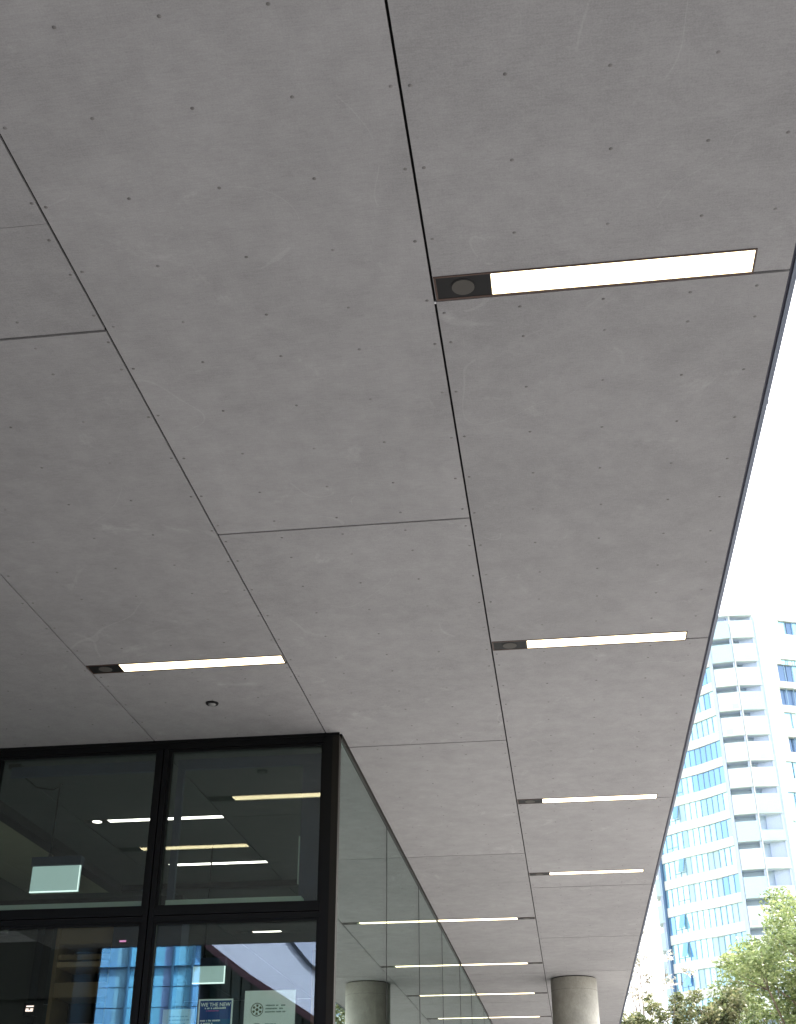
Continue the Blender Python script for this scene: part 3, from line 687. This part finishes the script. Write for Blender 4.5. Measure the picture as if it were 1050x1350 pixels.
def ribbon(A, B, y0, y1, name, mt):
    mb = MB()
    for i in range(len(A)-1):
        mb.hexa([(A[i][0], y1, A[i][1]), (A[i+1][0], y1, A[i+1][1]), (A[i+1][0], y0, A[i+1][1]), (A[i][0], y0, A[i][1]),
                 (B[i][0], y1, B[i][1]), (B[i+1][0], y1, B[i+1][1]), (B[i+1][0], y0, B[i+1][1]), (B[i][0], y0, B[i][1])])
    return opart(mb, name, mt)
ribbon(lo, up, YB-1.2, YB, 'roof_band', plain('pale_lavender_panel', (0.52, 0.60, 0.86), 0.5))
ribbon([(x-0.10, z-0.17) for x, z in lo], lo, YB-1.25, YB+0.06, 'roof_trim', plain('maroon_trim', (0.035, 0.015, 0.03), 0.6))
ribbon(up, [(x+0.06, z+0.07) for x, z in up], YB-1.25, YB+0.05, 'roof_trim', plain('navy_trim', (0.02, 0.03, 0.06), 0.6))
ribbon([(x+0.07, z+0.08) for x, z in up], [(x+0.50, z+0.5) for x, z in up], YB-1.3, YB-0.1, 'upper_roof_band', plain('pale_blue_panel', (0.42, 0.50, 0.75), 0.5))
ribbon([(x+0.51, z+0.51) for x, z in up], [(x+3, z+2.5) for x, z in up], YB-1.3, YB-0.4, 'timber_cladding', plain('rust_timber', (0.20, 0.07, 0.04), 0.6))
db = empty('dark_office_block', (-24, YB-5, 0), 'dark office block across the plaza, mirrored as the black area left of the blue glass', 'building')
mb = MB(); mb.box(-14, 8.7, -6, 6.5, 0, 20); mb.build('wall', M_BLACK, db)
for k in range(6):
    mb = MB(); mb.box(-13.5, 8.2, 6.51, 6.56, 1+k*3.1, 2.9+k*3.1); mb.build('window', M_BLACK, db)

# ------------------------------------------------------------------ trees and shrubs
def leaf_mat(name, c0, c1, c2):
    M, n, b = mat(name); g = N(n, 'ShaderNodeNewGeometry'); cr = N(n, 'ShaderNodeValToRGB')
    cr.color_ramp.elements[0].color = (*c0, 1); cr.color_ramp.elements[1].color = (*c2, 1)
    e = cr.color_ramp.elements.new(0.5); e.color = (*c1, 1)
    tc = N(n, 'ShaderNodeTexCoord'); no = N(n, 'ShaderNodeTexNoise'); no.inputs['Scale'].default_value = 1.1; no.inputs['Detail'].default_value = 3
    n.links.new(tc.outputs['Object'], no.inputs['Vector'])
    v = math_node(n, 'ADD', math_node(n, 'MULTIPLY', g.outputs['Random Per Island'], 0.55), math_node(n, 'MULTIPLY', math_node(n, 'SUBTRACT', no.outputs['Fac'], 0.28), 1.0), True)
    n.links.new(v, cr.inputs[0]); n.links.new(cr.outputs[0], b.inputs['Base Color'])
    b.inputs['Roughness'].default_value = 0.5
    tl = N(n, 'ShaderNodeBsdfTranslucent'); n.links.new(cr.outputs[0], tl.inputs[0])
    mx = N(n, 'ShaderNodeMixShader'); mx.inputs[0].default_value = 0.35
    n.links.new(b.outputs[0], mx.inputs[1]); n.links.new(tl.outputs[0], mx.inputs[2]); n.links.new(mx.outputs[0], n.nodes['Material Output'].inputs[0])
    return M
M_LEAF = leaf_mat('leaf_green', (0.045, 0.08, 0.025), (0.155, 0.205, 0.075), (0.29, 0.31, 0.135))
M_LEAFD = leaf_mat('leaf_hedge', (0.03, 0.05, 0.02), (0.10, 0.12, 0.05), (0.24, 0.22, 0.11))
M_FLOW = leaf_mat('pale_blossom', (0.10, 0.11, 0.06), (0.34, 0.32, 0.26), (0.85, 0.84, 0.80))
M_BARK = plain('bark', (0.13, 0.10, 0.075), 0.9)
def leaves(mb, centres, n, size, rng, mi=0):
    tot = sum(r**2.2 for _, r in centres)
    for c, r in centres:
        k = int(n*r**2.2/tot)
        for _ in range(k):
            v = Vector((rng.gauss(0, 1), rng.gauss(0, 1), rng.gauss(0, 1))).normalized()*r*(rng.random()**0.45)
            p = Vector(c)+Vector((v.x, v.y, v.z*0.75))
            a = Vector((rng.gauss(0, 1), rng.gauss(0, 1), rng.gauss(0, 0.6))).normalized(); b_ = a.cross(Vector((rng.gauss(0, 1), rng.gauss(0, 1), rng.gauss(0, 1)))).normalized()
            s = size*rng.uniform(0.6, 1.4)
            mb.add([p-a*s, p+b_*s*0.42, p+a*s, p-b_*s*0.42], [(0, 1, 2, 3)], mi)
def tree(name, base, h, R, label, cat, seed, nl=9000, leafsize=0.07, mt=M_LEAF, nclump=42, z0f=0.35, trunk=0.16, group=None, bare=0.0, flat=0.85):
    rng = random.Random(seed)
    t = empty(name, base, label, cat, group); wood = MB(); cl = []
    zc = h*(z0f+(1-z0f)*0.5); rz = h*(1-z0f)*0.5
    lean = Vector((rng.uniform(-.3, .3), rng.uniform(-.3, .3), 0))
    tp = [Vector((0, 0, 0)), Vector((0, 0, h*0.2))+lean*0.3, Vector((0, 0, h*0.42))+lean, Vector((0, 0, h*0.62))+lean*1.3]
    wood.tube(tp, [trunk, trunk*0.8, trunk*0.62, trunk*0.35], 9)
    limbs = []
    for i in range(nclump):
        while True:
            v = Vector((rng.uniform(-1, 1), rng.uniform(-1, 1), rng.uniform(-1, 1)))
            if v.length < 1 and v.length > 0.35: break
        c = Vector((v.x*R, v.y*R, zc+v.z*rz*0.95)); r = R*rng.uniform(0.13, 0.27)
        if rng.random() > bare: cl.append((c, r))
        if i < 26:
            s = tp[2].lerp(tp[3], rng.random()) if c.z > zc else tp[1].lerp(tp[2], rng.uniform(0.4, 1))
            mid = s.lerp(c, 0.5)+Vector((rng.uniform(-.12, .12), rng.uniform(-.12, .12), rng.uniform(0, .2)))*R
            wood.tube([s, mid, c], [trunk*0.32, trunk*0.18, trunk*0.05], 6)
            for _ in range(3):
                e = c+Vector((rng.gauss(0, 1), rng.gauss(0, 1), rng.gauss(0, .8))).normalized()*r*1.2
                wood.tube([mid.lerp(c, 0.6), e], [trunk*0.09, trunk*0.02], 4)
    wood.build('trunk', M_BARK, t)
    mb = MB(); leaves(mb, cl, nl, leafsize, rng); mb.build('crown', mt, t)
    return t
def pol(azd, d): a = math.radians(azd); return (d*math.sin(a), d*math.cos(a), 0)
tree('leafy_tree', pol(10.7, 28), 7.15, 2.35, 'broad sunlit green tree in front of the apartment tower, lower right', 'tree', 21, 42000, 0.055, M_LEAF, 130, 0.30, 0.15)
tree('leafy_tree', pol(9.8, 33), 8.6, 2.1, 'thin topped green tree rising just behind the broad tree, against the balconies', 'tree', 35, 12000, 0.055, M_LEAF, 40, 0.42, 0.12)
tree('leafy_tree', pol(14.5, 30), 8.2, 2.8, 'green tree beyond the right edge of the picture, mirrored in the side glass', 'tree', 5, 9000, 0.085, M_LEAF, 50, 0.3, 0.17)
tree('blossom_tree', pol(3.45, 38), 9.4, 1.35, 'sparse pale flowering tree between the soffit edge and the tower', 'tree', 8, 1500, 0.07, M_FLOW, 36, 0.48, 0.07)
HG = 'clipped bushes in front of the tower foot'
BL = ['olive bush nearest the soffit edge, at the bottom of the picture', 'second olive bush from the soffit edge', 'third olive bush from the soffit edge, below the pale flowering tree', 'fourth olive bush from the soffit edge, below the left end of the tower', 'fifth olive bush from the soffit edge, below the blue windows', 'sixth olive bush, tucked under the left side of the broad green tree']
for i, (a, d, h) in enumerate(((2.35, 25, 5.02), (3.2, 25.6, 5.1), (4.05, 25, 5.14), (4.95, 25.4, 5.18), (5.85, 24.8, 5.08), (6.7, 25.3, 5.2))):
    tree('bush', pol(a, d), h+0.10, 0.78, BL[i], 'bush', 80+i, 15000, 0.045, M_LEAFD, 120, 0.12, 0.05, HG)
